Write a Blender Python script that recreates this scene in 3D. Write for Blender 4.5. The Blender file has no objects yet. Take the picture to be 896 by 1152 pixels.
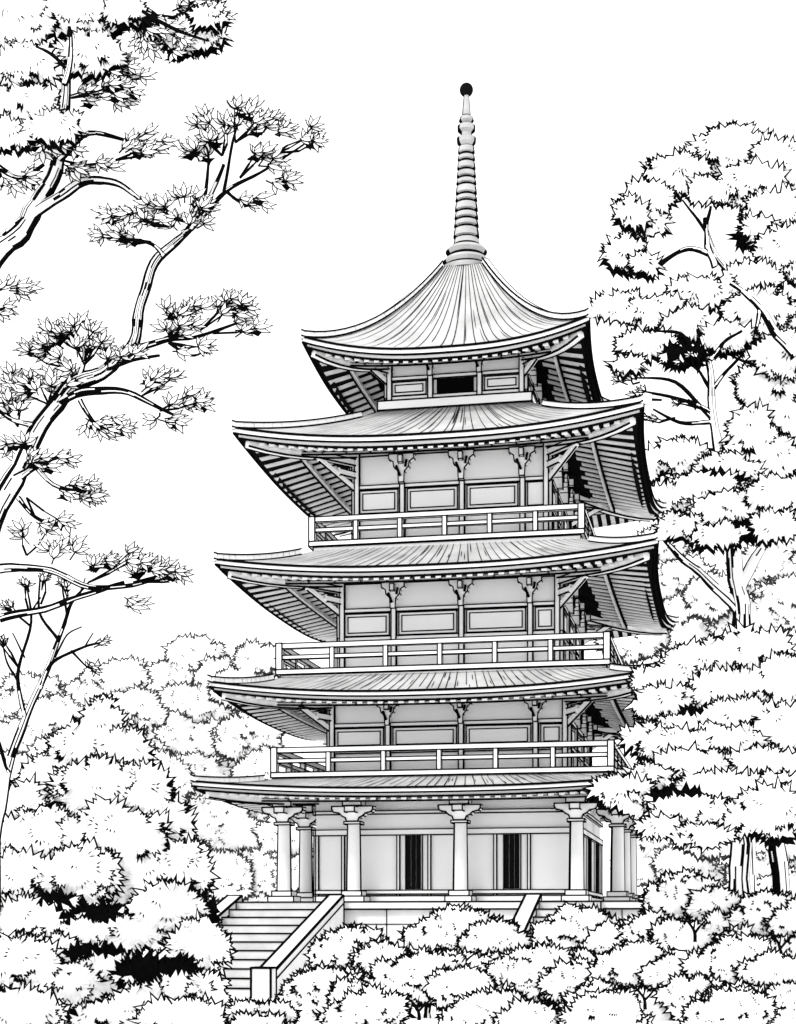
import bpy, math, random
from mathutils import Vector as V
random.seed(11)
scene=bpy.context.scene; COL=scene.collection
F=1850.0; YAW=math.radians(11.5); EYE=1.9; HZ=1040.0
D=V((-math.sin(YAW),math.cos(YAW),0)); RT=V((math.cos(YAW),math.sin(YAW),0)); UP=V((0,0,1))
CAM=-56*D-2.33*RT+EYE*UP
def at(px,py,dist): return CAM+D*dist+RT*((px-448)/F*dist)+UP*((HZ-py)/F*dist)
# ---------------------------------------------------------------- materials
MATS={}
def mat(name,c,var=0.0,scale=3.0):
    m=bpy.data.materials.new(name); m.use_nodes=True; nt=m.node_tree; nt.nodes.clear()
    o=nt.nodes.new('ShaderNodeOutputMaterial'); b=nt.nodes.new('ShaderNodeBsdfDiffuse')
    nt.links.new(b.outputs[0],o.inputs[0])
    if var>0:
        g=nt.nodes.new('ShaderNodeNewGeometry'); n=nt.nodes.new('ShaderNodeTexNoise'); n.inputs['Scale'].default_value=scale; n.inputs['Detail'].default_value=4
        r=nt.nodes.new('ShaderNodeValToRGB'); r.color_ramp.elements[0].position=.3; r.color_ramp.elements[1].position=.7
        a=max(0,c-var); e=min(1,c+var)
        r.color_ramp.elements[0].color=(a,a,a,1); r.color_ramp.elements[1].color=(e,e,e,1)
        nt.links.new(g.outputs['Position'],n.inputs['Vector']); nt.links.new(n.outputs['Fac'],r.inputs[0]); nt.links.new(r.outputs[0],b.inputs[0])
    else: b.inputs[0].default_value=(c,c,c,1)
    MATS[name]=m
mat('paper',.95,.02,1.5); mat('ink',.003); mat('wall',.93,.025,.7); mat('column',.80,.04,.9); mat('tile',.47,.10,.7); mat('trim',.94,.03,1.2)
mat('shade_and_black',.006); mat('rafter',.66,.1,2); mat('metal',.40,.06,2); mat('leafgrey',.94,.04,2.5); mat('softink',.035); mat('stone',.78,.08,1.1); mat('tread',.58,.08,1.5); mat('ground',.9,.05,.5)  # one black: painted shade under the eaves, own colour of doors and finial ball
# ---------------------------------------------------------------- mesh collector
class MB:
    def __init__(s): s.v=[];s.f=[];s.m=[];s.names=[]
    def mi(s,n):
        if n not in s.names: s.names.append(n)
        return s.names.index(n)
    def face(s,pts,m):
        i=len(s.v); s.v.extend([tuple(p) for p in pts]); s.f.append(tuple(range(i,i+len(pts)))); s.m.append(s.mi(m))
    def hexa(s,c,m):   # c: 8 corners, bottom 4 then top 4
        i=len(s.v); s.v.extend([tuple(p) for p in c]); k=s.mi(m)
        for f in ((0,1,2,3),(4,5,6,7),(0,1,5,4),(1,2,6,5),(2,3,7,6),(3,0,4,7)): s.f.append(tuple(i+j for j in f)); s.m.append(k)
    def bar(s,p,q,w,m='ink',h=None,ext=0):
        p=V(p);q=V(q);t=q-p
        if t.length<1e-6: return
        t.normalize(); p=p-t*ext; q=q+t*ext
        a=t.cross(UP)
        if a.length<.05: a=t.cross(V((1,0,0)))
        a.normalize(); b=a.cross(t); a*=w/2; b*=(h or w)/2
        s.hexa([p-a-b,p+a-b,p+a+b,p-a+b,q-a-b,q+a-b,q+a+b,q-a+b],m)
    def line(s,pts,w,m='ink'):
        for a,b in zip(pts[:-1],pts[1:]): s.bar(a,b,w,m,ext=w*.3)
    def build(s,name,parent=None):
        me=bpy.data.meshes.new(name); me.from_pydata(s.v,[],s.f)
        for n in s.names: me.materials.append(MATS[n])
        me.polygons.foreach_set('material_index',s.m); me.update()
        o=bpy.data.objects.new(name,me); COL.objects.link(o)
        if parent is not None: 
            o.parent=parent
            wl=V((0,0,0)); q=parent
            while q is not None: wl+=q.location; q=q.parent
            o.location=-wl
        return o
def tag(o,label=None,cat=None,group=None,kind=None):
    if label:o['label']=label
    if cat:o['category']=cat
    if group:o['group']=group
    if kind:o['kind']=kind
    return o
def thing(name,label,cat,loc,group=None):
    o=bpy.data.objects.new(name,None); COL.objects.link(o); o.location=loc; o.empty_display_size=.3
    return tag(o,label,cat,group)
# ---------------------------------------------------------------- pagoda helpers
def T(q,x,h,z):
    return (V((x,-h,z)),V((h,x,z)),V((-x,h,z)),V((-h,-x,z)))[q]
def obox(mb,q,x0,x1,h0,h1,z0,z1,m='trim',ink=.04):
    c=[T(q,x,h,z) for z in (z0,z1) for (x,h) in ((x0,h0),(x1,h0),(x1,h1),(x0,h1))]
    mb.hexa(c,m)
    if ink:
        for a,b in ((0,1),(1,2),(2,3),(3,0),(4,5),(5,6),(6,7),(7,4),(0,4),(1,5),(2,6),(3,7)): mb.bar(c[a],c[b],ink,'ink',ext=ink*.4)
def ring(mb,q,c,h0,z0,z1,m='trim',ink=.04):
    # one side of a square frame of half width c, butted at the corners; only outer long edges are inked
    L=c if q%2==0 else h0
    cc=[T(q,x,h,z) for z in (z0,z1) for (x,h) in ((-L,h0),(L,h0),(L,c),(-L,c))]
    mb.hexa(cc,m)
    for z in (z0,z1): mb.bar(T(q,-c,c,z),T(q,c,c,z),ink,'ink',ext=ink*.4)
    mb.bar(T(q,c,c,z0),T(q,c,c,z1),ink,'ink')
def prism(mb,q,poly,h0,h1,m='trim',ink=.035):
    a=[T(q,x,h0,z) for x,z in poly]; b=[T(q,x,h1,z) for x,z in poly]; n=len(poly)
    mb.face(a,m); mb.face(b,m)
    for i in range(n):
        j=(i+1)%n; mb.face([a[i],a[j],b[j],b[i]],m); mb.bar(b[i],b[j],ink,'ink',ext=ink*.3); mb.bar(a[i],b[i],ink*.8,'ink')
def lathe(mb,cx,cy,prof,m,edge=.86,N=28):
    for (r0,z0,mm),(r1,z1,_) in zip(prof[:-1],prof[1:]):
        for k in range(N):
            a0=2*math.pi*k/N;a1=2*math.pi*(k+1)/N; am=(a0+a1)/2
            n=V((math.cos(am),math.sin(am),0)); mt=mm or m
            if mt!='ink' and abs(n.dot(RT))>edge: mt='ink'
            mb.face([V((cx+r0*math.cos(a0),cy+r0*math.sin(a0),z0)),V((cx+r0*math.cos(a1),cy+r0*math.sin(a1),z0)),V((cx+r1*math.cos(a1),cy+r1*math.sin(a1),z1)),V((cx+r1*math.cos(a0),cy+r1*math.sin(a0),z1))],mt)
pag=thing('pagoda','tall five roofed pagoda with upturned eaves and ringed spire on a stone platform','pagoda',(0,0,0))

def roof(a,t,zm,lift,zt,b,rise,conc,th,nl,lw=.034):
    def S(u,v):
        v=max(0.0,min(1.0,v))
        h=a+(t-a)*v; lf=lift*abs(u)**2.6*(1-v)**1.8
        p=(1-conc)*v+conc*v*v
        bow=0.03*a*abs(u)**3*(1-v)
        return u*(h+bow),h+bow,zm+(zt-zm)*p+lf
    mb=MB(); nu=26; nv=10
    for q in range(4):
        P=[[T(q,*S(-1+2*i/nu,j/nv)) for i in range(nu+1)] for j in range(nv+1)]
        for j in range(nv):
            for i in range(nu): mb.face([P[j][i],P[j][i+1],P[j+1][i+1],P[j+1][i]],'tile')
        for k in range(nl):
            u=-1+2*(k+.5)/nl+random.uniform(-.4,.4)/nl
            segs=[(0 if random.random()<.85 else random.uniform(.05,.3),1,lw*random.uniform(.8,1.15))]
            if random.random()<.55: 
                x=random.uniform(0,.6); segs.append((x,x+random.uniform(.2,.4),lw*.7))
            if random.random()<.25: segs.append((random.uniform(.4,.7),1,lw*.9))
            for si,(v0,v1,w) in enumerate(segs):
                uu=u+(0 if si==0 else random.uniform(-.9,.9)/nl)
                if abs(uu)>.985: continue
                pts=[]
                for j in range(8):
                    v=v0+(v1-v0)*j/7; x,h,z=S(uu,v); pts.append((x,h,z+.02,w*((1-.45*v) if si==0 else math.sin(math.pi*(j+.6)/8.2))))
                for A,B in zip(pts[:-1],pts[1:]):
                    mb.face([T(q,A[0]-A[3]/2,A[1],A[2]),T(q,A[0]+A[3]/2,A[1],A[2]),T(q,B[0]+B[3]/2,B[1],B[2]),T(q,B[0]-B[3]/2,B[1],B[2])],'ink')
    r=mb.build('roof',pag)
    for q in range(4):
        mb=MB()
        def E(i,inn,dz):
            u=-1+2*i/nu; x,h,z=S(u,0); k=(h-inn)/h
            return T(q,x*k,h-inn,z-dz)
        b1=th*.46;b2=th*.38
        for i in range(nu):
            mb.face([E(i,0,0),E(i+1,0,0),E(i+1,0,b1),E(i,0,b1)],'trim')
            mb.face([E(i,0,b1),E(i+1,0,b1),E(i+1,.12,b1),E(i,.12,b1)],'shade_and_black')
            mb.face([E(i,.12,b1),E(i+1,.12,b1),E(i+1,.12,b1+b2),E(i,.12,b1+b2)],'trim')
            mb.face([E(i,.12,b1+b2),E(i+1,.12,b1+b2),E(i+1,.4,b1+b2),E(i,.4,b1+b2)],'shade_and_black')
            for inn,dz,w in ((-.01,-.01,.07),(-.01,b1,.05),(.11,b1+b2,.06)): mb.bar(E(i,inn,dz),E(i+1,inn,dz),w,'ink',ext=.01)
        mb.build('eave_fascia',r)
        mb=MB()
        def SO(x,h,dz=0):
            u=max(-1,min(1,x/h)); f=(h-b)/(a-.12-b); f=max(0,min(1,f))
            ze=zm-th*.8+lift*abs(u)**2.6*f**1.5; zi=zm-th+rise*(a-b)
            return T(q,x,h,ze*f+zi*(1-f)-dz)
        nh=5
        for i in range(nu):
            for j in range(nh):
                h0=b+(a-.12-b)*j/nh;h1=b+(a-.12-b)*(j+1)/nh
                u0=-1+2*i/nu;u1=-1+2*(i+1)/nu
                mb.face([SO(u0*h0,h0),SO(u1*h0,h0),SO(u1*h1,h1),SO(u0*h1,h1)],'shade_and_black')
        side=q in (1,3)
        sp=.58 if side else .32; n=int(2*a/sp); sp=(2*a-.6)/(n-1); hin=b+.24*(a-b)  # rafters stop short of the wall, leaving soffit black as painted shade
        for k in range(n):
            x=-a+.3+sp*k
            h0=max(hin+random.uniform(0,.2),abs(x)+.06); h1=a-.2
            if h1-h0<.2: continue
            ns=4; pr=[SO(x,h0+(h1-h0)*j/ns,.035) for j in range(ns+1)]
            for A,B in zip(pr[:-1],pr[1:]): mb.bar(A,B,sp*(.48 if side else .5),'rafter',h=.03)
            if not side:
                e=SO(x,h1,.05); e2=SO(x,h1+.03,.05); mb.bar(e,e2,.16,'trim',h=.11)
        hh=b+(a-b)*.5
        mb.line([SO(-hh+2*hh*j/12,hh,.1) for j in range(13)],.12,'rafter'); mb.line([SO(-hh+2*hh*j/12,hh+.07,.15) for j in range(13)],.05); mb.line([SO(-hh+2*hh*j/12,hh+.07,.05) for j in range(13)],.05)
        mb.build('eave_rafters',r)
        mb=MB(); pts=[]
        vm=1.0 if t<1 else .86
        for j in range(15):
            v=vm*j/14; x,h,z=S(1,v); e=T(q,x,h,z+.06); pts.append(e)
        tip=pts[0]+(pts[0]-pts[1]).normalized()*.12+UP*.03; pts=[tip]+pts
        for A,B in zip(pts[:-1],pts[1:]): mb.bar(A,B,.22,'trim',h=.17,ext=.01)
        dg=(T(q,1,-1,0)).normalized()
        for sx in (-.12,.12):
            for sz in (-.08,.1): mb.line([p+dg*sx+UP*sz for p in pts],.045)
        mb.bar(pts[0]-dg*.12,pts[0]+dg*.12,.22,'trim',h=.24); 
        pr=[]
        for j in range(7):
            h=b+(a-.15-b)*j/6; f=(h-b)/(a-.12-b); ze=zm-th*.8+lift*f**1.5; zi=zm-th+rise*(a-b)
            pr.append(T(q,h,h,ze*f+zi*(1-f)-.12))
        for A,B in zip(pr[:-1],pr[1:]): mb.bar(A,B,.24,'trim',h=.22)
        for sx in (-.13,.13): mb.line([p+dg*sx-UP*.11 for p in pr],.05)
        mb.build('hip_ridge',r)
    return r
#            a    t     zm    lift  zt    b    rise conc  th  nl
R=[(7.10,5.30,5.99,.28,6.48,4.2,.10,.1,.30,46),
   (6.70,5.10,8.94,.42,9.72,3.82,.16,.1,.31,44),
   (6.55,4.30,12.74,.42,13.85,3.55,.21,.15,.33,40),
   (6.12,2.50,16.83,.50,18.75,3.15,.28,.2,.36,34),
   (4.42,.76,20.04,.60,24.06,2.26,.34,.60,.36,22)]
for p in R: roof(*p)
BR=[(-.09,-.38),(.09,-.38),(.11,-.1),(.25,.02),(.27,.14),(.42,.22),(.42,.34),(-.42,.34),(-.42,.22),(-.27,.14),(-.25,.02),(-.11,-.1)]
def storey(b,z0,z1,zb0,zb1,posts,window=False,bs=1.0):
    mb=MB()
    for q in range(4):
        mb.face([T(q,-b,b,z0),T(q,b,b,z0),T(q,b,b,z1+.3),T(q,-b,b,z1+.3)],'wall')
        mb.bar(T(q,b,b,z0),T(q,b,b,z1),.06)
        for z in (zb0-.05,zb1+.06): obox(mb,q,-b-.0,b+.0,b+.005,b+.1,z-.06,z+.06,'trim',.035)
        obox(mb,q,-b,b,b+.004,b+.06,z0,z0+.12,'trim',.03)
        mb.bar(T(q,-b,b+.02,z1-.1),T(q,b,b+.02,z1-.1),.04)
    w=mb.build('storey_wall',pag)
    for q in range(4):
        xs=[-b]+[p*b for p in posts]+[b]
        for p in posts:
            mb=MB(); obox(mb,q,p*b-.08,p*b+.08,b+.007,b+.14,z0,zb1+.1,'trim',.04); mb.build('post',w)
        for s in (-1,1):
            mb=MB(); obox(mb,q,s*(b-.07)-.08,s*(b-.07)+.08,b+.007,b+.12,z0,z1,'trim',.04); mb.build('post',w)
        for i,(x0,x1) in enumerate(zip(xs[:-1],xs[1:])):
            x0+=.16;x1-=.16
            if x1-x0<.2: continue
            mb=MB()
            if window and i==1:
                obox(mb,q,x0+.05,x1-.05,b-.02,b+.03,zb0+.05,zb1-.02,'ink',.02); mb.build('window',w); continue
            obox(mb,q,x0,x1,b-.02,b+.045,zb0+.05,zb1-.04,'trim',.035)
            if x1-x0>.5: obox(mb,q,x0+.1,x1-.1,b,b+.06,zb0+.15,zb1-.14,'wall',.035)
            mb.build('wall_panel',w)
        for p in posts:
            mb=MB(); zc=z1-.5*bs
            prism(mb,q,[(p*b+x*bs*.85,zc+z*bs*1.1) for x,z in BR],b+.01,b+.26*bs,'trim')
            obox(mb,q,p*b-.07,p*b+.07,b+.27*bs,b+.42*bs,zc+.1*bs,zc+.3*bs,'trim',.03)
            mb.bar(T(q,p*b-.14*bs,b+.28*bs,zc+.05),T(q,p*b-.02,b+.28*bs,zc-.25*bs),.08)
            mb.bar(T(q,p*b+.16*bs,b+.28*bs,zc+.2*bs),T(q,p*b+.12*bs,b+.28*bs,zc),.07)
            mb.build('bracket',w)
        mb=MB(); c=T(q,b,b,0); dg=(T(q,1,1,0)).normalized(); sd=dg.cross(UP)
        for k,(l,z) in enumerate(((.6,-.62),(1.3,-.26))):
            A=c+UP*(z1+z*bs)-dg*.1; B=A+dg*l*bs*1.1+UP*.05; mb.bar(A,B,.2,'trim',h=.2)
            for s in (-.1,.1):
                for h in (-.1,.1): mb.bar(A+sd*s+UP*h,B+sd*s+UP*h,.045)
            mb.bar(B-dg*.03,B+dg*.03,.24,'trim',h=.24); mb.bar(B-sd*.12-UP*.12,B+sd*.12-UP*.12,.045); mb.bar(B-sd*.12+UP*.12,B+sd*.12+UP*.12,.045)
        P0=c+UP*(z1-1.0*bs); P1=c+dg*1.2*bs+UP*(z1-.3*bs)
        mb.bar(P0,P1,.16,'trim',h=.12); mb.bar(P0-UP*.08,P1-UP*.08,.05); mb.bar(P0+UP*.08,P1+UP*.08,.05)
        mb.build('corner_bracket',w)
P3=(-.5,.12,.74)
storey(3.82,6.62,9.12,7.5,8.22,P3,bs=.95)
storey(3.55,9.87,12.98,11.15,11.95,P3,bs=1.05)
storey(3.15,14.1,17.2,15.2,16.02,P3,bs=1.15)
storey(2.26,19.1,20.75,19.25,19.78,(-.36,.36),True,bs=1.0)
mb=MB()
for q in range(4): ring(mb,q,2.55,2.2,18.78,19.08,'trim',.045)
mb.build('ledge',pag)
def balcony(c,z,hh,n):
    mb=MB()
    for q in range(4):
        ring(mb,q,c,c-.5,z-.16,z,'trim',.04)
        ring(mb,q,c-.12,c-.6,z-.36,z-.17,'trim',.035)
        mb.face([T(q,-c+.45,c-.45,z-.01),T(q,c-.45,c-.45,z-.01),T(q,0,0,z-.01)],'wall')
    d=mb.build('balcony',pag)
    for q in range(4):
        mb=MB(); e=c-.1
        for zz,w in ((hh,.16),(hh*.52,.12)): obox(mb,q,-e+.1,e-.1,e-w/2,e+w/2,z+zz-w/2,z+zz+w/2,'paper',.034)
        for k in range(n+1):
            x=-e+2*e*k/n
            if k==0: obox(mb,q,x-.1,x+.1,e-.1,e+.1,z,z+hh+.09,'paper',.038)
            elif k<n: obox(mb,q,x-.07,x+.07,e-.085,e+.085,z,z+hh-.08,'paper',.034)
        mb.build('railing',d)
balcony(5.38,6.68,.70,6); balcony(5.25,9.94,.74,6); balcony(4.40,14.14,.70,6)
# ground storey
b=4.2;z0=2.6;z1=5.85
mb=MB()
for q in range(4):
    mb.face([T(q,-b,b,z0),T(q,b,b,z0),T(q,b,b,z1+.2),T(q,-b,b,z1+.2)],'wall')
    for z,hh in ((z0+.1,.1),(z0+.32,.06),(4.82,.09),(5.45,.05)): obox(mb,q,-b,b,b+.005,b+.1,z-hh,z+hh,'trim',.035)
    for x in (-b+.05,-3.3,-1.5,-.5,1.6,2.66,b-.05): obox(mb,q,x-.045,x+.045,b+.004,b+.08,z0+.2,4.74,'trim',.035)
gw=mb.build('ground_storey_wall',pag)
for q in range(4):
    for x in (-1.0,2.13):
        mb=MB(); obox(mb,q,x-.27,x+.27,b-.02,b+.03,z0+.38,4.74,'trim',.035)
        for k in range(3): obox(mb,q,x-.24+.165*k,x-.24+.165*k+.13,b+.01,b+.05+.01*k,z0+.42,4.7,'shade_and_black',.02)
        mb.build('door',gw)
for (x,y) in ((-5.07,-4.9),(-2.8,-4.9),(.6,-4.9),(4.2,-4.9),(5.25,-1.9),(5.25,1.4),(5.25,4.9),(-5.07,-2.2),(-5.07,1.5),(-5.07,4.9),(0,4.9),(2.6,4.9),(-2.6,4.9)):
    mb=MB(); lathe(mb,x,y,[(.25,2.95,None),(.235,4.2,None),(.22,5.0,None),(.22,5.05,None)],'column',.82); c=mb.build('column',pag)
    mb=MB()
    def lb(x0,x1,y0,y1,za,zb,ink=.038,m='trim'):
        obox(mb,0,x0,x1,-y1,-y0,za,zb,m,ink)
    lb(x-.42,x+.42,y-.42,y+.42,2.6,2.78); lb(x-.32,x+.32,y-.32,y+.32,2.785,2.95); mb.build('column_base',c)
    mb=MB(); lb(x-.26,x+.26,y-.26,y+.26,5.04,5.12)
    prism(mb,0,[(x-.18,5.13),(x+.18,5.13),(x+.22,5.24),(x+.34,5.3),(x+.42,5.38),(x+.6,5.42),(x+.66,5.5),(x+.66,5.6),(x-.66,5.6),(x-.66,5.5),(x-.6,5.42),(x-.42,5.38),(x-.34,5.3),(x-.22,5.24)],-y-.2,-y+.24,'trim',.045)
    lb(x-.16,x+.16,y-.62,y+.62,5.4,5.58); lb(x-.3,x+.3,y-.3,y+.3,5.62,5.84); mb.build('capital',c)
mb=MB()
for q in range(4): ring(mb,q,5.02,4.78,5.85,6.0,'trim',.035)
mb.build('tie_beam',pag)
mb=MB()
for q in range(4):
    ring(mb,q,6.6,6.0,2.36,2.58,'stone',.045); ring(mb,q,6.42,6.0,.15,2.35,'stone',.04)
    ring(mb,q,6.62,6.2,-.1,.14,'stone',.04)
    mb.face([T(q,-6.1,6.1,2.57),T(q,6.1,6.1,2.57),T(q,0,0,2.57)],'stone')
    for i in range(9):
        x=-6.4+12.8*(i+.5)/9; mb.bar(T(q,x,6.43,.15),T(q,x,6.43,2.35),.03)
    for z in (1.9,1.2): mb.bar(T(q,-6.4,6.43,z),T(q,6.4,6.43,z),.03)
    ring(mb,q,5.9,5.0,2.585,2.6,'stone',.03)
mb.build('stone_platform',pag)
# spire
def px2r(w): return w/2/33.04
def zpy(py): return EYE+(HZ-py)/F*56
mb=MB(); prof=[]
sp=[(54,308),(56,303),(50,300),(54,296),(46,292),(41,288),(47,284),(40,280),(30,276),(27,270)]
for i,(w,py) in enumerate(sp): prof.append((px2r(w),zpy(py),'ink' if i in (1,4,7) else None))
lathe(mb,0,0,prof,'metal',.9); ss=mb.build('spire',pag); 
mb=MB(); prof=[]
ys=[270,258,249,240,229,221,210,202,193,183,175,165]
for y0,y1 in zip(ys[:-1],ys[1:]):
    w=28-11*(270-y0)/105
    prof+= [(px2r(w*.84),zpy(y0),'ink'),(px2r(w*.84),zpy(y0-2.2),None),(px2r(w*1.06),zpy(y0-3.0),None),(px2r(w*.98),zpy(y1+1.2),'ink')]
prof.append((px2r(15),zpy(165),None)); prof.append((px2r(15),zpy(163),None))
lathe(mb,0,0,prof,'metal',.84); mb.build('spire_rings',ss)
mb=MB(); lathe(mb,0,0,[(px2r(w),zpy(p),m_) for w,p,m_ in ((15,165,None),(21,161,None),(22,156,'ink'),(13,154,None),(13,150,None),(20,147,None),(20,142,'ink'),(11,140,None),(17,136,None),(14,132,'ink'),(10,130,None),(7,112,None),(6,109,None),(7,106,None))],'metal',.8); mb.build('spire_neck',ss)
mb=MB(); lathe(mb,0,0,[(max(.005,.23*math.sin(math.pi*k/12)),zpy(101)-.23*math.cos(math.pi*k/12),None) for k in range(13)],'shade_and_black',.9); mb.build('finial_ball',ss)
# staircases
def stairs(x0,x1,label,rails):
    t=thing('stone_staircase',label,'stairs',((x0+x1)/2,-14.3,0),'staircases up to the platform')
    n=11; run=7.8/n; rz=2.57/n; W=.46
    for k in range(n):
        mb=MB(); y1=6.61+run*(n-k)-.004*k; y0=y1-run-.15
        obox(mb,0,x0+W+.01,x1-W-.01,y0,y1,rz*k-.02 if k else -.05,rz*(k+1),'tread',.045); mb.build('step',t)
    for xa in rails:
        mb=MB(); P=[(6.64,2.62+.16),(14.3,.70),(14.3,-.05),(6.64,-.05)]
        a=[V((xa,-h,z)) for h,z in P]; c=[V((xa+W,-h,z)) for h,z in P]
        mb.face(a,'stone'); mb.face(c,'stone')
        for i in range(4):
            j=(i+1)%4; mb.face([a[i],a[j],c[j],c[i]],'stone'); mb.bar(a[i],a[j],.06); mb.bar(c[i],c[j],.06); mb.bar(a[i],c[i],.06)
        off=V((0,0,-.24)); mb.bar(a[0]+off-V((.01,0,0)),a[1]+off-V((.01,0,0)),.035); mb.bar(c[0]+off+V((.01,0,0)),c[1]+off+V((.01,0,0)),.035)
        s=mb.build('balustrade',t)
        mb=MB(); obox(mb,0,xa-.03,xa+W+.03,14.31,14.8,-.05,.78,'stone',.055); mb.build('newel_post',s)
stairs(-6.4,-2.72,'wide stone staircase with sloping solid balustrades left of the shrubs',(-6.4,-3.18))
stairs(2.85,5.6,'stone staircase mostly hidden by shrubs below the right columns, only its top rail showing',(2.85,))
# ---------------------------------------------------------------- foliage
def offset_poly(P,w):
    n=len(P); out=[]
    for i in range(n):
        a=P[i-1];b=P[i];c=P[(i+1)%n]
        e1=(b[0]-a[0],b[1]-a[1]);e2=(c[0]-b[0],c[1]-b[1])
        l1=math.hypot(*e1) or 1e-6;l2=math.hypot(*e2) or 1e-6
        n1=(e1[1]/l1,-e1[0]/l1);n2=(e2[1]/l2,-e2[0]/l2)
        m=(n1[0]+n2[0],n1[1]+n2[1]);l=math.hypot(*m)
        if l<.05: m=n1;l=1
        m=(m[0]/l,m[1]/l); k=m[0]*n1[0]+m[1]*n1[1]; k=w/max(k,.38)
        out.append((b[0]+m[0]*k,b[1]+m[1]*k))
    return out
def toothed(cx,cy,rx,ry,t):
    per=math.pi*(3*(rx+ry)-math.sqrt((3*rx+ry)*(rx+3*ry))); n=max(6,int(per/(t*.62)))
    ph=random.uniform(0,6.28); P=[]; st=2*math.pi/n
    for i in range(n):
        a=st*(i+random.uniform(-.2,.2)); k=1+.08*math.sin(3*a+ph)+.06*math.sin(7*a+2*ph)
        if i%4==0: k-=random.uniform(.1,.4)*t/max(rx,ry)
        P.append((cx+rx*k*math.cos(a),cy+ry*k*math.sin(a)))
        a2=a+st*random.uniform(.25,.8); nx,ny=math.cos(a2)/rx,math.sin(a2)/ry; l=math.hypot(nx,ny); nx/=l;ny/=l
        L=t*random.choice((.3,.5,.6,.85,1.0)); sk=random.uniform(-.35,.35)*t
        P.append((cx+rx*k*math.cos(a2)+nx*L-ny*sk,cy+ry*k*math.sin(a2)+ny*L+nx*sk))
    return P
def ribbon(mb,M,pts,w,m):
    n=len(pts)
    for i in range(n-1):
        a=pts[i];b=pts[i+1];dx,dy=b[0]-a[0],b[1]-a[1];l=math.hypot(dx,dy) or 1e-6;nx,ny=-dy/l*w/2,dx/l*w/2; ex,ey=dx/l*w*.3,dy/l*w*.3
        mb.face([M(a[0]-nx-ex,a[1]-ny-ey),M(b[0]-nx+ex,b[1]-ny+ey),M(b[0]+nx+ex,b[1]+ny+ey),M(a[0]+nx-ex,a[1]+ny-ey)],m)
def lobe(mb,px,py,rx,ry,dist,tooth,line,dens,step,dark=False,drop=0,fill='paper',ink='ink'):
    s=dist/F; C=at(px,py,dist); hh=min(step*.8,.45*min(rx,ry)*s)
    base_fill=ink if dark else fill  # dark lobes are solid ink, painted shadow between the leaf clumps
    E=[(0,0,rx*.84,ry*.84,hh)]
    ns=int(5+rx/10); ph=random.uniform(0,6.28)
    for k in range(ns):
        a=ph+2*math.pi*(k+random.uniform(-.3,.3))/ns; f=random.uniform(.55,.82)
        E.append((rx*f*math.cos(a),ry*f*math.sin(a),rx*random.uniform(.24,.42),ry*random.uniform(.32,.52),hh*.7))
    def M3(u,v,f): return C+RT*(u*s)+UP*(v*s)-D*f
    def H(u,v):
        h=0
        for (cx,cy,ex,ey,eh) in E:
            r2=((u-cx)/ex)**2+((v-cy)/ey)**2
            if r2<1: h=max(h,eh*math.sqrt(1-r2))
        return h
    for (cx,cy,ex,ey,eh) in E:
        P=toothed(cx,cy,ex,ey,tooth); n=len(P)
        i0=len(mb.v)
        for (k,hk) in [(1,0),(.82,.45),(.5,.8)]:
            for p in P: mb.v.append(tuple(M3(cx+(p[0]-cx)*k,cy+(p[1]-cy)*k,eh*hk)))
        ci=len(mb.v); mb.v.append(tuple(M3(cx,cy,eh))); mi=mb.mi(base_fill)
        for r in range(2):
            for i in range(n):
                j=(i+1)%n; mb.f.append((i0+r*n+i,i0+r*n+j,i0+(r+1)*n+j,i0+(r+1)*n+i)); mb.m.append(mi)
        for i in range(n): mb.f.append((i0+2*n+i,i0+2*n+(i+1)%n,ci)); mb.m.append(mi)
        bi=len(mb.v); mb.v.append(tuple(M3(cx,cy,-eh-.06)))
        i2=len(mb.v)
        for p in P: mb.v.append(tuple(M3(p[0],p[1],-.05)))
        for i in range(n): mb.f.append((i2+i,i2+(i+1)%n,bi)); mb.m.append(mi)
        for (w,dy) in ((line,0),(line*.6,drop)):  # second ink backing, shifted down, is a painted shadow under the lobe
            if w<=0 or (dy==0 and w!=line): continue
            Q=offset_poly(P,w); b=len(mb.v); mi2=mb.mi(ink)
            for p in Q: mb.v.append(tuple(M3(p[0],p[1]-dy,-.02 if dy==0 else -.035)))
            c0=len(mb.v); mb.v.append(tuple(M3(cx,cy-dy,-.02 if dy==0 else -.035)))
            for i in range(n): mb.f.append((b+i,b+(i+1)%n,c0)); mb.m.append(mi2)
    def tuft(u,v,od,R,k,sh):
        f=H(u,v)+.02+random.random()*step*.25; span=k*random.uniform(.42,.6); pts=[]
        M=lambda x,y,g=0: M3(x,y,f+g)
        for i in range(2*k+1):
            a=od-span/2+span*i/(2*k); r=R*(random.uniform(.5,.65) if i%2==0 else random.uniform(.8,1.2))
            pts.append((u+math.cos(a)*r,v+math.sin(a)*r))
        bx,by=u-math.cos(od)*R*.25,v-math.sin(od)*R*.25
        if sh:  # ragged ink copy behind the tuft, painted as its shadow
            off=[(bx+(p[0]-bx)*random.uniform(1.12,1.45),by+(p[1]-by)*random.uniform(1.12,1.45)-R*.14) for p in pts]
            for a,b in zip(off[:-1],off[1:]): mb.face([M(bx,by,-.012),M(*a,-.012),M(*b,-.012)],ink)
        for a,b in zip(pts[:-1],pts[1:]): mb.face([M(bx,by),M(*a),M(*b)],fill)
        ribbon(mb,lambda x,y:M(x,y,.006),pts,line*.8,ink)
    area=math.pi*rx*ry; R=tooth*1.25
    per=math.pi*(rx+ry)
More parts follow.
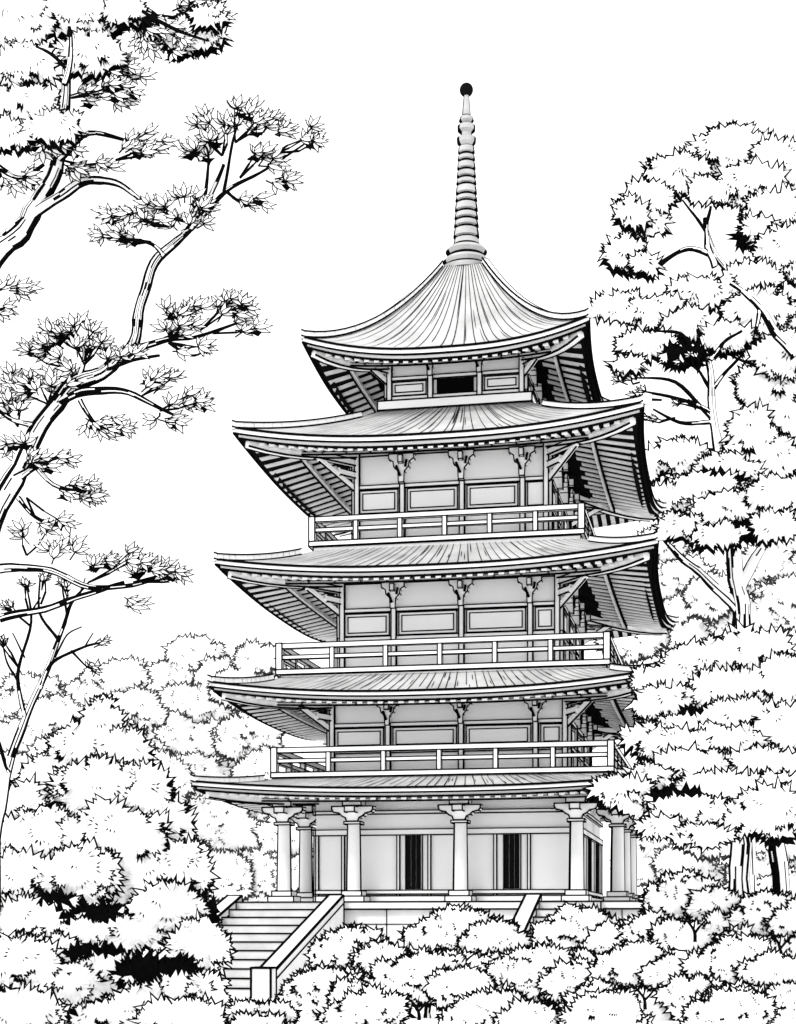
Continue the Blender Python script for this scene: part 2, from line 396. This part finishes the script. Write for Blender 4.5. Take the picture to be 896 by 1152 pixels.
    if not dark:
        for i in range(int(min(1,dens)*per/(R*1.9))):
            a=random.uniform(0,6.283); k_=random.uniform(.82,1.02); u,v=rx*k_*math.cos(a),ry*k_*math.sin(a)
            od=math.atan2(math.sin(a)/ry,math.cos(a)/rx)+random.uniform(-.5,.5)
            tuft(u,v,od,R*random.uniform(.7,1.15),random.choice((2,3,4)),random.random()<.25)
    nt=int(dens*area/(R*R*(2.4 if not dark else 1.7*dens)))
    for _ in range(nt):
        a=random.uniform(0,6.283); rr=math.sqrt(random.random())*(.92 if not dark else 1.05); u=rx*rr*math.cos(a); v=ry*rr*math.sin(a)
        if not dark and random.random()>.26+.75*(-v/ry)+.25*rr: continue
        od=math.atan2(v/ry-.7,u/rx)+random.uniform(-.6,.6)
        tuft(u,v,od,R*random.uniform(.6,1.0),random.choice((2,3,3,4,5)),(not dark) and random.random()<.36)
    MM=lambda u,v: M3(u,v,H(u,v)+.03)
    for _ in range(0 if dark else int(dens*area/(tooth*tooth*2.8))):
        a=random.uniform(0,6.283); rr=math.sqrt(random.random())*.95; u=rx*rr*math.cos(a); v=ry*rr*math.sin(a)
        if random.random()>.6-.4*v/ry: continue
        od=math.atan2(v/ry-.5,u/rx)+random.uniform(-.5,.5)
        k=random.choice((1,2,3,3))
        for i in range(k):
            d=od+(i-(k-1)/2)*random.uniform(.45,.7); L=tooth*random.uniform(.4,.85); w=line*random.uniform(.7,1.3)
            bx,by=u+math.cos(od+1.57)*(i-(k-1)/2)*tooth*.3,v+math.sin(od+1.57)*(i-(k-1)/2)*tooth*.3
            c_,s_=math.cos(d),math.sin(d)
            mb.face([MM(bx,by),MM(bx+c_*L*.4-s_*w/2,by+s_*L*.4+c_*w/2),MM(bx+c_*L,by+s_*L),MM(bx+c_*L*.4+s_*w/2,by+s_*L*.4-c_*w/2)],ink)
def limb(mb,pts,dist,white=True,fill='paper',ink='ink',black=.3):
    wm=max(p[2] for p in pts); N=40 if wm>17 else 20
    Q=[]; n=len(pts)
    for i in range(n-1):
        p0=pts[max(0,i-1)];p1=pts[i];p2=pts[i+1];p3=pts[min(n-1,i+2)]
        for k in range(6):
            t=k/6; Q.append([.5*((2*p1[c])+(-p0[c]+p2[c])*t+(2*p0[c]-5*p1[c]+4*p2[c]-p3[c])*t*t+(-p0[c]+3*p1[c]-3*p2[c]+p3[c])*t**3) for c in range(3)])
    Q.append(list(pts[-1])); s=dist/F; rings=[]; ph=random.uniform(0,6)
    for i,(x,y,w) in enumerate(Q):
        C=at(x,y,dist); A=at(*Q[max(0,i-1)][:2],dist);B=at(*Q[min(len(Q)-1,i+1)][:2],dist)
        t=(B-A).normalized(); n1=t.cross(D).normalized(); w=w*(1+random.uniform(-.09,.09))
        C=C+n1*w*s*.08*math.sin(i*.9+ph)
        rings.append([C+n1*math.cos(2*math.pi*k/N)*w*s/2-D*math.sin(2*math.pi*k/N)*w*s/2 for k in range(N)])
    st=[False]*N
    for i in range(len(rings)-1):
        w=Q[i][2]; lim=1-3.2/max(w,4)
        for k in range(N):
            am=2*math.pi*(k+.5)/N; front=math.sin(am)>0
            pb=black*(1.5 if math.cos(am)>.1 else .7)  # ink streaks denser on one side, shading painted onto the bark
            if random.random()<.4: st[k]=random.random()<pb
            m=ink
            if white and w>=5 and front and abs(math.cos(am))<lim and not st[k]: m=fill
            mb.face([rings[i][k],rings[i][(k+1)%N],rings[i+1][(k+1)%N],rings[i+1][k]],m)
def spray(mb,px,py,rx,ry,ax,ay,dist,L=17,dn=1.0,fill='leafgrey',line=1.3):
    n=max(3,int(dn*math.pi*rx*ry/88)); s=dist/F
    for i in range(n):
        a=random.uniform(0,6.283); rr=math.sqrt(random.random()); x=px+rx*rr*math.cos(a); y=py+ry*rr*math.sin(a)
        od=math.atan2(-(y-ay)*.7+3,(x-ax))+random.uniform(-.5,.5); f=random.uniform(-.35,.35); C=at(x,y,dist+f); s2=(dist+f)/F
        if random.random()<.25:
            mx,my=(ax+(x-ax)*.55+random.uniform(-3,3)),(ay+(y-ay)*.55+random.uniform(-3,3)+2)
            pts=[at(ax,ay,dist),at(mx,my,dist+f/2),C]; mb.bar(pts[0],pts[1],2.0*s,'ink'); mb.bar(pts[1],pts[2],1.4*s,'ink')
        else:
            q=random.uniform(6,12); mb.bar(at(x-math.cos(od)*q,y+math.sin(od)*q,dist+f),C,1.4*s,'ink')
        if random.random()<.25:  # flat ink star set lower, a painted shadow under the leaves
            r=L*.6; pts=[]
            for j in range(9):
                a=2*math.pi*j/9; q=r*(1 if j%2 else .5); pts.append(C+RT*(math.cos(a)*q*1.2*s2)+UP*((math.sin(a)*q*.45-4)*s2)+D*.03)
            mb.face(pts,'ink')
        k=random.choice((3,4,5,5))
        ll=sorted(((abs(j-(k-1)/2),j) for j in range(k)),reverse=True)
        for z_,(_,j) in enumerate(ll):
            d=od+(j-(k-1)/2)*random.uniform(.55,.75); l=L*random.uniform(.7,1.1)*(1-.1*abs(j-(k-1)/2)); w=l*random.uniform(.30,.40)
            c_,s_=math.cos(d),math.sin(d); ff=.012*z_
            P=[(-l*.05,0),(l*.22,w*.42),(l*.5,w*.44),(l,0),(l*.5,-w*.44),(l*.22,-w*.42)]
            M=lambda u,v,g: C+RT*((u*c_-v*s_)*s2)+UP*((u*s_+v*c_)*.78*s2)-D*g
            Q=offset_poly(P[::-1],line)[::-1]
            mb.face([M(u,v,ff) for u,v in Q],'ink'); mb.face([M(u,v,ff+.005) for u,v in P],fill)
def tree(name,label,cat,base,dist,limbs,lobes,tooth,line,dens,step=.35,sprays=(),group=None,part='trunk',fill='paper',ink='ink',drops=(0,5),front_limbs=(),black=.25,merge=2):
    g=at(base,HZ,dist); t=thing(name,label,cat,(g.x,g.y,0),group)
    if limbs:
        for i,l in enumerate(limbs):
            mb=MB(); limb(mb,l,dist+.2 if i else dist+.25,ink=ink,black=black); mb.build(part if i==0 else 'branch',t)
    lay=0;cnt=0;dd=[]
    for L in lobes:
        if len(L)>4: lay+=1; dd.append(lay); lay+=1; cnt=0
        else:
            dd.append(lay); cnt+=1
            if cnt>=merge: cnt=0; lay+=1
    for l in front_limbs:
        mb=MB(); limb(mb,l,dist-(lay+1)*step-.15,ink=ink,black=black); mb.build('branch',t)
    if lobes:
        mb=MB()
        for i,L in enumerate(lobes):
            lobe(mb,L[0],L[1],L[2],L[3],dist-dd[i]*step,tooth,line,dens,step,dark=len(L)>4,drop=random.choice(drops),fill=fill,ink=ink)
        mb.build('crown',t)
    if sprays:
        mb=MB()
        for sp_ in sprays: spray(mb,*sp_[:6],dist+random.uniform(-.6,.6),*sp_[6:])
        mb.build('leaf_sprays',t)
    return t
def gy(dist): return HZ+EYE*F/dist
# left foreground trees
tree('maple_tree','tall tree at top left with dense leaf masses and a thick forked black limb','tree',-60,21,
 [[(-110,gy(21),60),(-90,800,48),(-60,450,38),(-15,305,27),(30,250,22),(62,190,17),(72,120,12),(78,40,8)],
  [(5,268,13),(60,225,12),(100,203,10),(135,208,7),(165,230,4)],[(66,180,9),(100,150,6),(150,160,3)],[(72,90,8),(40,70,5),(10,60,4)],[(70,70,7),(110,50,5),(150,20,4),(200,20,4)],[(130,0,6),(165,10,5),(200,35,4),(245,45,3)],[(-20,330,7),(20,320,4),(45,325,3)],[(-10,180,8),(20,200,5),(50,185,4)]],
 [(15,22,48,28),(92,16,44,20),(140,10,24,12),(105,60,34,18),(30,72,38,20),(215,38,34,14),(235,18,18,9),(25,120,40,18),(60,142,30,13),(10,152,26,12)],10,1.7,1.0,.22,
 [(160,162,26,14,130,180),(95,190,34,9,70,180),(20,200,22,12,0,190),(25,325,25,7,-10,330),(12,352,16,8,-10,345),(118,106,34,14,80,110),(140,80,24,14,100,80),(195,45,40,18,160,20),(225,15,30,14,190,20),(60,165,30,10,50,150),(165,30,20,10,150,15)],drops=(0,4,6),black=.5,
 front_limbs=[[(73,95,8),(80,60,6),(78,30,4)],[(76,80,5),(60,62,4),(40,52,2)],[(160,12,4),(195,32,4),(235,46,2)]])
tree('maple_tree','tall tree leaning in from the left edge with a long crooked limb reaching up','tree',-130,20,
 [[(-190,gy(20),70),(-130,850,54),(-50,680,36),(0,570,25),(40,490,21),(75,440,19),(120,415,16),(150,385,13),(160,335,12),(178,290,11),(210,262,8),(232,230,6),(252,185,4)],
  [(0,640,12),(50,640,8),(100,660,7),(150,658,5),(205,640,3)],[(0,695,10),(50,685,8),(100,668,6),(140,655,4)],
  [(60,455,10),(100,440,9),(145,442,7),(185,462,4),(205,470,3)],[(150,392,8),(190,382,6),(225,378,4),(275,360,3)],[(215,258,6),(255,215,5),(300,190,3),(345,160,2)],[(205,262,7),(225,245,5),(235,180,3),(228,160,2)],
  [(185,288,6),(165,272,4),(120,268,3)],[(88,430,7),(95,395,5),(80,375,3)],[(30,510,8),(60,545,5),(110,555,3)],[(20,540,7),(50,520,5),(80,510,3)],[(40,480,8),(10,470,5),(-10,455,4)],[(110,420,6),(150,405,4),(180,400,3)],[(252,215,4),(262,160,3),(270,130,2)],[(90,450,6),(110,480,4),(140,490,3)],[(190,385,4),(215,400,3),(235,392,2)],[(255,215,4),(275,230,3),(290,226,2)],[(20,560,6),(45,585,4),(80,590,2)]],
 [],8,1.5,1.2,.12,
 [(240,145,22,16,250,175),(275,130,22,12,265,160),(305,148,22,14,285,175),(228,168,16,12,238,195),(295,178,22,10,270,200),(345,152,18,12,310,172),(318,200,14,10,290,200),(288,225,20,7,250,225),(205,232,40,11,210,250),(150,245,30,11,190,255),(130,268,26,8,170,272),(215,250,24,8,210,258),
  (215,350,30,10,190,378),(265,345,32,10,225,372),(275,365,20,9,240,375),(205,370,20,10,190,382),(210,392,22,6,190,385),(85,372,34,10,90,395),(55,395,26,10,80,415),(105,392,26,9,95,410),(140,400,26,9,120,415),(70,420,26,8,85,425),(185,430,24,10,160,445),(210,450,26,9,180,462),(195,474,22,6,180,465),(120,480,26,10,100,465),(45,435,34,10,55,455),(15,455,22,12,20,480),(15,500,18,8,30,500),
  (95,552,28,10,60,548),(60,518,20,8,40,520),(60,588,22,7,30,560),(25,425,18,9,30,450),
  (130,630,34,9,100,655),(175,640,30,9,150,655),(190,652,22,6,160,655),(70,620,20,9,60,640),(40,600,20,7,30,625),(150,678,18,6,130,665),(25,520,16,8,15,535)],black=.5)
tree('sapling','thin nearly bare sapling with forked twigs at the lower left','tree',-2,24,
 [[(-8,gy(24),15),(-6,980,13),(2,900,12),(20,830,10),(46,770,8),(68,715,5),(80,680,4),(100,655,2)],[(45,775,6),(60,745,4),(95,728,3),(118,722,2)],[(28,805,6),(20,760,4),(35,700,3),(30,660,2)],[(66,720,4),(45,690,3),(45,650,2)],[(10,870,5),(0,840,4),(-10,800,3)],[(75,690,3),(70,660,2)],[(35,705,3),(10,685,2)],[(80,732,3),(98,750,2),(112,752,1.5)],[(22,770,3),(8,745,2.5),(2,720,1.5)],[(34,690,2.5),(46,672,1.5)],[(90,668,2),(96,650,1.5)],[(62,740,2.5),(75,715,2),(92,705,1.5)],[(28,740,2.5),(14,712,1.5)],[(95,728,2),(105,712,1.5)]],
 [],8,1.5,1,.2,[(30,658,4,4,33,690,9,.5),(48,650,4,4,46,680,9,.5),(72,658,4,4,75,680,9,.5),(112,724,8,4,90,732,9,.5),(10,685,5,4,25,695,9,.5),(2,722,5,5,20,750,9,.5),(108,752,5,4,70,740,9,.5)],black=.12)
tree('leafy_tree','bushy white tree with ink black shadow patches filling the lower left corner','tree',90,27,
 [[(70,gy(27),34),(72,1100,30),(80,1000,24),(100,900,16)],[(75,1080,16),(40,1040,12),(20,1010,8)],[(80,1060,14),(130,1010,10),(150,980,8)]],
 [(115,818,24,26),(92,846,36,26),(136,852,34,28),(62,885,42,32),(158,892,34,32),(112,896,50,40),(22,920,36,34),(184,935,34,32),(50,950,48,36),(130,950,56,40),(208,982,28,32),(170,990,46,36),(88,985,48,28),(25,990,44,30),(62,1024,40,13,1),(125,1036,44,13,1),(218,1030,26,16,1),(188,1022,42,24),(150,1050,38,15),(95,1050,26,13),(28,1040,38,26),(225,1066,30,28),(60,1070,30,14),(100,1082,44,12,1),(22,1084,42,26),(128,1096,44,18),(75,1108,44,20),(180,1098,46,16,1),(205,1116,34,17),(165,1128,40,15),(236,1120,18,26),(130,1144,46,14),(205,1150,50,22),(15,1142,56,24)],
 10,1.9,1.05,.3,drops=(0,4,7),group=None,merge=4)
# background left trees
BL=[('round pale distant tree left of the pagoda whose top reaches the third eave',[(222,738,32,20),(188,770,34,22),(250,765,34,22),(215,800,48,26),(180,830,46,28),(245,840,44,28),(210,880,50,30)]),
    ('pale distant tree touching the left railings of the pagoda',[(292,742,28,16),(272,775,34,20),(305,800,34,24),(280,830,36,24),(300,870,30,26),(280,905,34,26)]),
    ('low distant tree directly behind the left columns',[(240,920,36,24),(275,950,40,28),(330,940,34,30),(300,990,50,28),(250,985,34,26),(345,990,34,26)]),
    ('distant tree just above the lower left bushy tree',[(130,765,38,20),(95,790,36,22),(150,800,36,24),(130,840,50,28),(180,880,36,28)]),
    ('distant tree at the left edge behind the bare sapling',[(35,780,34,18),(10,800,30,22),(60,805,34,20),(30,835,44,26),(70,850,40,24),(20,880,40,30)])]
for i,(lab,lb_) in enumerate(BL):
    ds=80-i*2; cx=sum(l[0] for l in lb_)/len(lb_)
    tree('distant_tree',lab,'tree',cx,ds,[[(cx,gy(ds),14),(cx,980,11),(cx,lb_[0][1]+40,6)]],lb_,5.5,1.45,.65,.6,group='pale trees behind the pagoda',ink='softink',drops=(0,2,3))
BRt=[('pale distant tree showing above the second eave at the right',[(745,612,30,18),(715,630,24,18),(770,650,34,22),(730,670,40,22),(760,700,50,24),(710,715,36,24),(790,720,34,24)]),
    ('distant tree at the right edge behind the forked trunk',[(880,600,30,22),(860,640,36,24),(885,680,34,28),(840,700,44,24),(800,670,30,22)]),
    ('distant tree behind the right corner columns',[(740,945,36,22),(725,985,34,24),(770,975,34,24),(800,1000,40,26),(740,1020,44,22)]),
    ('distant tree between the two right trunks',[(875,950,36,24),(850,985,34,24),(885,1010,36,26),(800,940,40,22)])]
for i,(lab,lb_) in enumerate(BRt):
    ds=90-i*2; cx=sum(l[0] for l in lb_)/len(lb_)
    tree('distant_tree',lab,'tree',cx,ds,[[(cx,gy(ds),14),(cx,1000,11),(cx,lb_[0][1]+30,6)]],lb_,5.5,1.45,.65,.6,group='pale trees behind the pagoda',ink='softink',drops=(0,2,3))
# right trees
tree('leafy_tree','tallest tree at the right, its crown rising beside the top roof','tree',915,78,
 [[(930,gy(78),40),(925,800,34),(915,500,26),(895,400,20),(872,360,15),(845,330,10),(815,300,8),(798,270,6),(793,245,4)],[(805,290,6),(775,280,5),(735,300,3)],[(895,420,12),(830,400,8),(800,380,6),(760,375,4)],[(860,350,7),(850,300,5),(862,270,3)]],
 [(828,168,44,22),(795,184,28,16),(765,196,36,18),(875,192,34,30),(846,208,36,20),(805,214,30,12),(728,224,26,16),(726,250,24,12),(712,240,18,12),(872,240,32,24),(852,268,24,9,1),(858,258,20,12),(706,284,24,13),(726,296,16,8),(884,285,30,28),(846,316,32,18),(784,330,34,14),(698,346,30,13),(738,352,38,15),(860,352,42,22),(782,364,32,14),(726,386,32,11),(818,378,28,14),(770,398,24,6,1),(882,398,32,22),(706,410,16,6)],
 9,1.9,.9,.5,drops=(0,4,7),merge=2,front_limbs=[[(805,300,8),(797,280,7),(795,258,5),(800,232,3)],[(797,284,6),(770,280,5),(745,298,3)],[(796,262,4),(780,240,3),(768,225,2)],[(896,400,13),(872,372,10),(850,340,7),(822,318,5)],[(855,350,6),(850,375,4)],[(780,390,5),(765,375,4),(735,372,2)],[(800,405,6),(815,385,4),(835,372,3)]])
tree('leafy_tree','tree with a pale forked trunk standing to the right of the middle roofs','tree',838,71,
 [[(840,gy(71),30),(836,960,26),(834,800,24),(834,705,21),(828,640,18),(815,560,14),(803,470,10),(798,410,7),(785,370,4)],[(834,690,14),(800,655,10),(770,630,8),(740,600,4)],[(832,660,14),(862,610,10),(885,570,6)],[(804,465,6),(770,450,4),(720,440,3)],[(803,475,6),(765,475,4),(735,460,2)],[(800,440,6),(820,415,4),(835,400,3)],[(800,470,5),(760,430,4),(715,425,2)],[(801,440,5),(785,415,3),(770,400,2)]],
 [(862,434,34,24),(880,472,34,32),(846,482,24,20),(860,515,42,26),(765,515,34,15),(722,526,26,12),(820,530,34,16),(806,546,36,10,1),(788,552,44,16),(738,562,34,14),(875,562,36,25),(825,575,44,18),(768,592,26,10),(852,596,28,8,1),(872,592,24,13),(808,602,28,9)],
 9,1.9,.9,.45,[(720,440,18,7,745,450,8,.5),(735,470,16,6,760,470,8,.5),(700,425,12,6,720,430,8,.5),(765,455,14,7,790,460,8,.4),(775,405,16,6,790,420,8,.5)],drops=(0,4,7),merge=2)
tree('leafy_tree','broad tree in front of the right ends of the lowest roofs','tree',872,35.5,
 [[(882,gy(35.5),22),(878,1000,20),(872,920,18),(850,820,14)],[(832,gy(35.5),27),(834,1020,25),(832,940,23),(828,900,18)],[(830,950,10),(800,930,7),(770,925,5)]],
 [(850,735,46,22),(792,745,40,20),(748,768,32,16),(880,770,36,28),(820,780,50,24),(752,792,40,18),(795,810,40,10,1),(830,808,40,16),(775,818,34,12),(870,820,42,26),(728,832,24,13),(758,838,36,16),(815,842,48,22),(852,866,50,22),(780,866,44,18),(875,888,34,11,1),(732,874,24,10),(810,890,50,18),(880,884,26,12),(700,890,30,13),(728,908,26,10),(762,900,30,8,1),(868,912,42,24),(775,917,44,16),(820,924,34,15),(745,930,22,8),(790,941,30,9)],
 9.5,1.9,.95,.3,drops=(0,4,7),merge=3,black=.4)
# shrubs
SH=[(400,1076,72,38.0,'rounded shrub beside the foot of the stair balustrade'),(520,1056,88,38.8,'wide rounded shrub below the left and centre columns'),(660,1056,78,38.2,'shrub at the foot of the second stair rail'),(775,1018,72,34.8,'tall shrub right of the platform with branches showing'),(868,1036,66,34.4,'tall shrub at the right edge under the trunks'),
    (368,1122,66,33.5,'low front shrub just right of the foot of the stairs'),(480,1106,92,33,'low front shrub left of centre'),(610,1100,92,33.2,'low front shrub right of centre'),(725,1094,80,32.8,'low front shrub below the right corner columns'),(835,1090,86,32.4,'front shrub with dark twigs near the lower right'),(415,1150,74,30.5,'nearest shrub cut by the bottom edge left of centre'),(560,1148,84,30.7,'nearest shrub cut by the bottom edge at the centre'),(690,1150,80,30.4,'nearest shrub cut by the bottom edge right of centre'),(830,1148,84,30.6,'nearest shrub cut by the bottom edge in the right corner'),(290,1140,50,30.8,'small nearest shrub below the newel post')]
for (px,py,w,ds,lab) in SH:
    r=lambda a:random.uniform(-a,a)
    lb_=[(px-w*.3,py+2+r(3),w*.42,23),(px+r(5),py-6,w*.5,26),(px+w*.42,py+6+r(3),w*.42,22),(px-w*.62,py+38+r(4),w*.42,24),(px+w*.64,py+40+r(4),w*.42,24),(px-w*.08+r(6),py+46,w*.56,26),(px+w*.4,py+80,w*.5,24),(px-w*.4,py+84,w*.5,24)]
    if w<60: lb_=[(px-w*.3,py+4,w*.5,16),(px+w*.35,py+6,w*.5,15),(px,py+20,w*.7,18)]
    g=gy(ds)
    if w>=60: lb_=[l for l in lb_ if l[1]+l[3]<g+22]
    lm=[[(px,g+1,9),(px+2,py+(g-py)*.6,7),(px-3,py+(g-py)*.3,5),(px,py,3)],[(px,py+50,5),(px-w*.3,py+28,4),(px-w*.5,py+12,2)],[(px,py+50,5),(px+w*.3,py+28,4),(px+w*.5,py+12,2)]]
    if w<60: lm=lm[:1]
    fx=r(w*.35)
    tree('shrub',lab,'shrub',px,ds,lm,lb_,5.8,1.9,.68,.16,group='rounded shrubs in front of the platform',part='stem',drops=(0,4,6),merge=2,
      front_limbs=[] if w<60 else [[(px+fx,py+42,4.4),(px+fx-w*.03,py+28,3.4),(px+fx-w*.14,py+18,2.4),(px+fx-w*.22,py+13,1.4)],[(px+fx-1,py+32,3),(px+fx+w*.1,py+22,2.4),(px+fx+w*.18,py+16,1.4)],[(px+fx-w*.03,py+28,2.2),(px+fx,py+14,1.3)]])
# ground
mb=MB(); n=24
for i in range(n):
    for j in range(n):
        x0=-600+1200*i/n;x1=-600+1200*(i+1)/n;y0=-200+1400*j/n;y1=-200+1400*(j+1)/n
        mb.face([(x0,y0,0),(x1,y0,0),(x1,y1,0),(x0,y1,0)],'ground')
tag(mb.build('ground'),'plain pale ground under the trees','ground',kind='structure')
# camera
cd=bpy.data.cameras.new('camera'); co=bpy.data.objects.new('camera',cd); COL.objects.link(co)
co.location=CAM; co.rotation_euler=(math.pi/2,0,YAW); cd.sensor_fit='HORIZONTAL'; cd.sensor_width=36; cd.lens=F/896*36; cd.shift_y=(HZ-576)/896; cd.clip_end=3000; cd.clip_start=.5
scene.camera=co
# light
el=math.radians(42); az_from=V((-.45,-.75,0)).normalized()
sd=bpy.data.lights.new('sun','SUN'); sd.energy=2.2; sd.angle=math.radians(14); sd.color=(1,.99,.98)
so=bpy.data.objects.new('sun',sd); COL.objects.link(so)
dirv=-(az_from*math.cos(el)+UP*math.sin(el)); so.rotation_euler=dirv.to_track_quat('-Z','Y').to_euler(); so.location=(-30,-60,60)
w=bpy.data.worlds.new('World'); scene.world=w; w.use_nodes=True; nt=w.node_tree; nt.nodes.clear()
o=nt.nodes.new('ShaderNodeOutputWorld'); bg=nt.nodes.new('ShaderNodeBackground'); sk=nt.nodes.new('ShaderNodeTexSky')
sk.sky_type='NISHITA'; sk.sun_disc=False; sk.sun_elevation=el; sk.sun_rotation=math.atan2(az_from.x,az_from.y)
bw=nt.nodes.new('ShaderNodeRGBToBW'); mu=nt.nodes.new('ShaderNodeMath'); mu.operation='MULTIPLY_ADD'; mu.inputs[1].default_value=.02; mu.inputs[2].default_value=1.45
nt.links.new(sk.outputs[0],bw.inputs[0]); nt.links.new(bw.outputs[0],mu.inputs[0]); nt.links.new(mu.outputs[0],bg.inputs[0]); bg.inputs[1].default_value=1.0
nt.links.new(bg.outputs[0],o.inputs[0])
scene.view_settings.view_transform='Standard'; scene.view_settings.look='None'; scene.view_settings.exposure=0
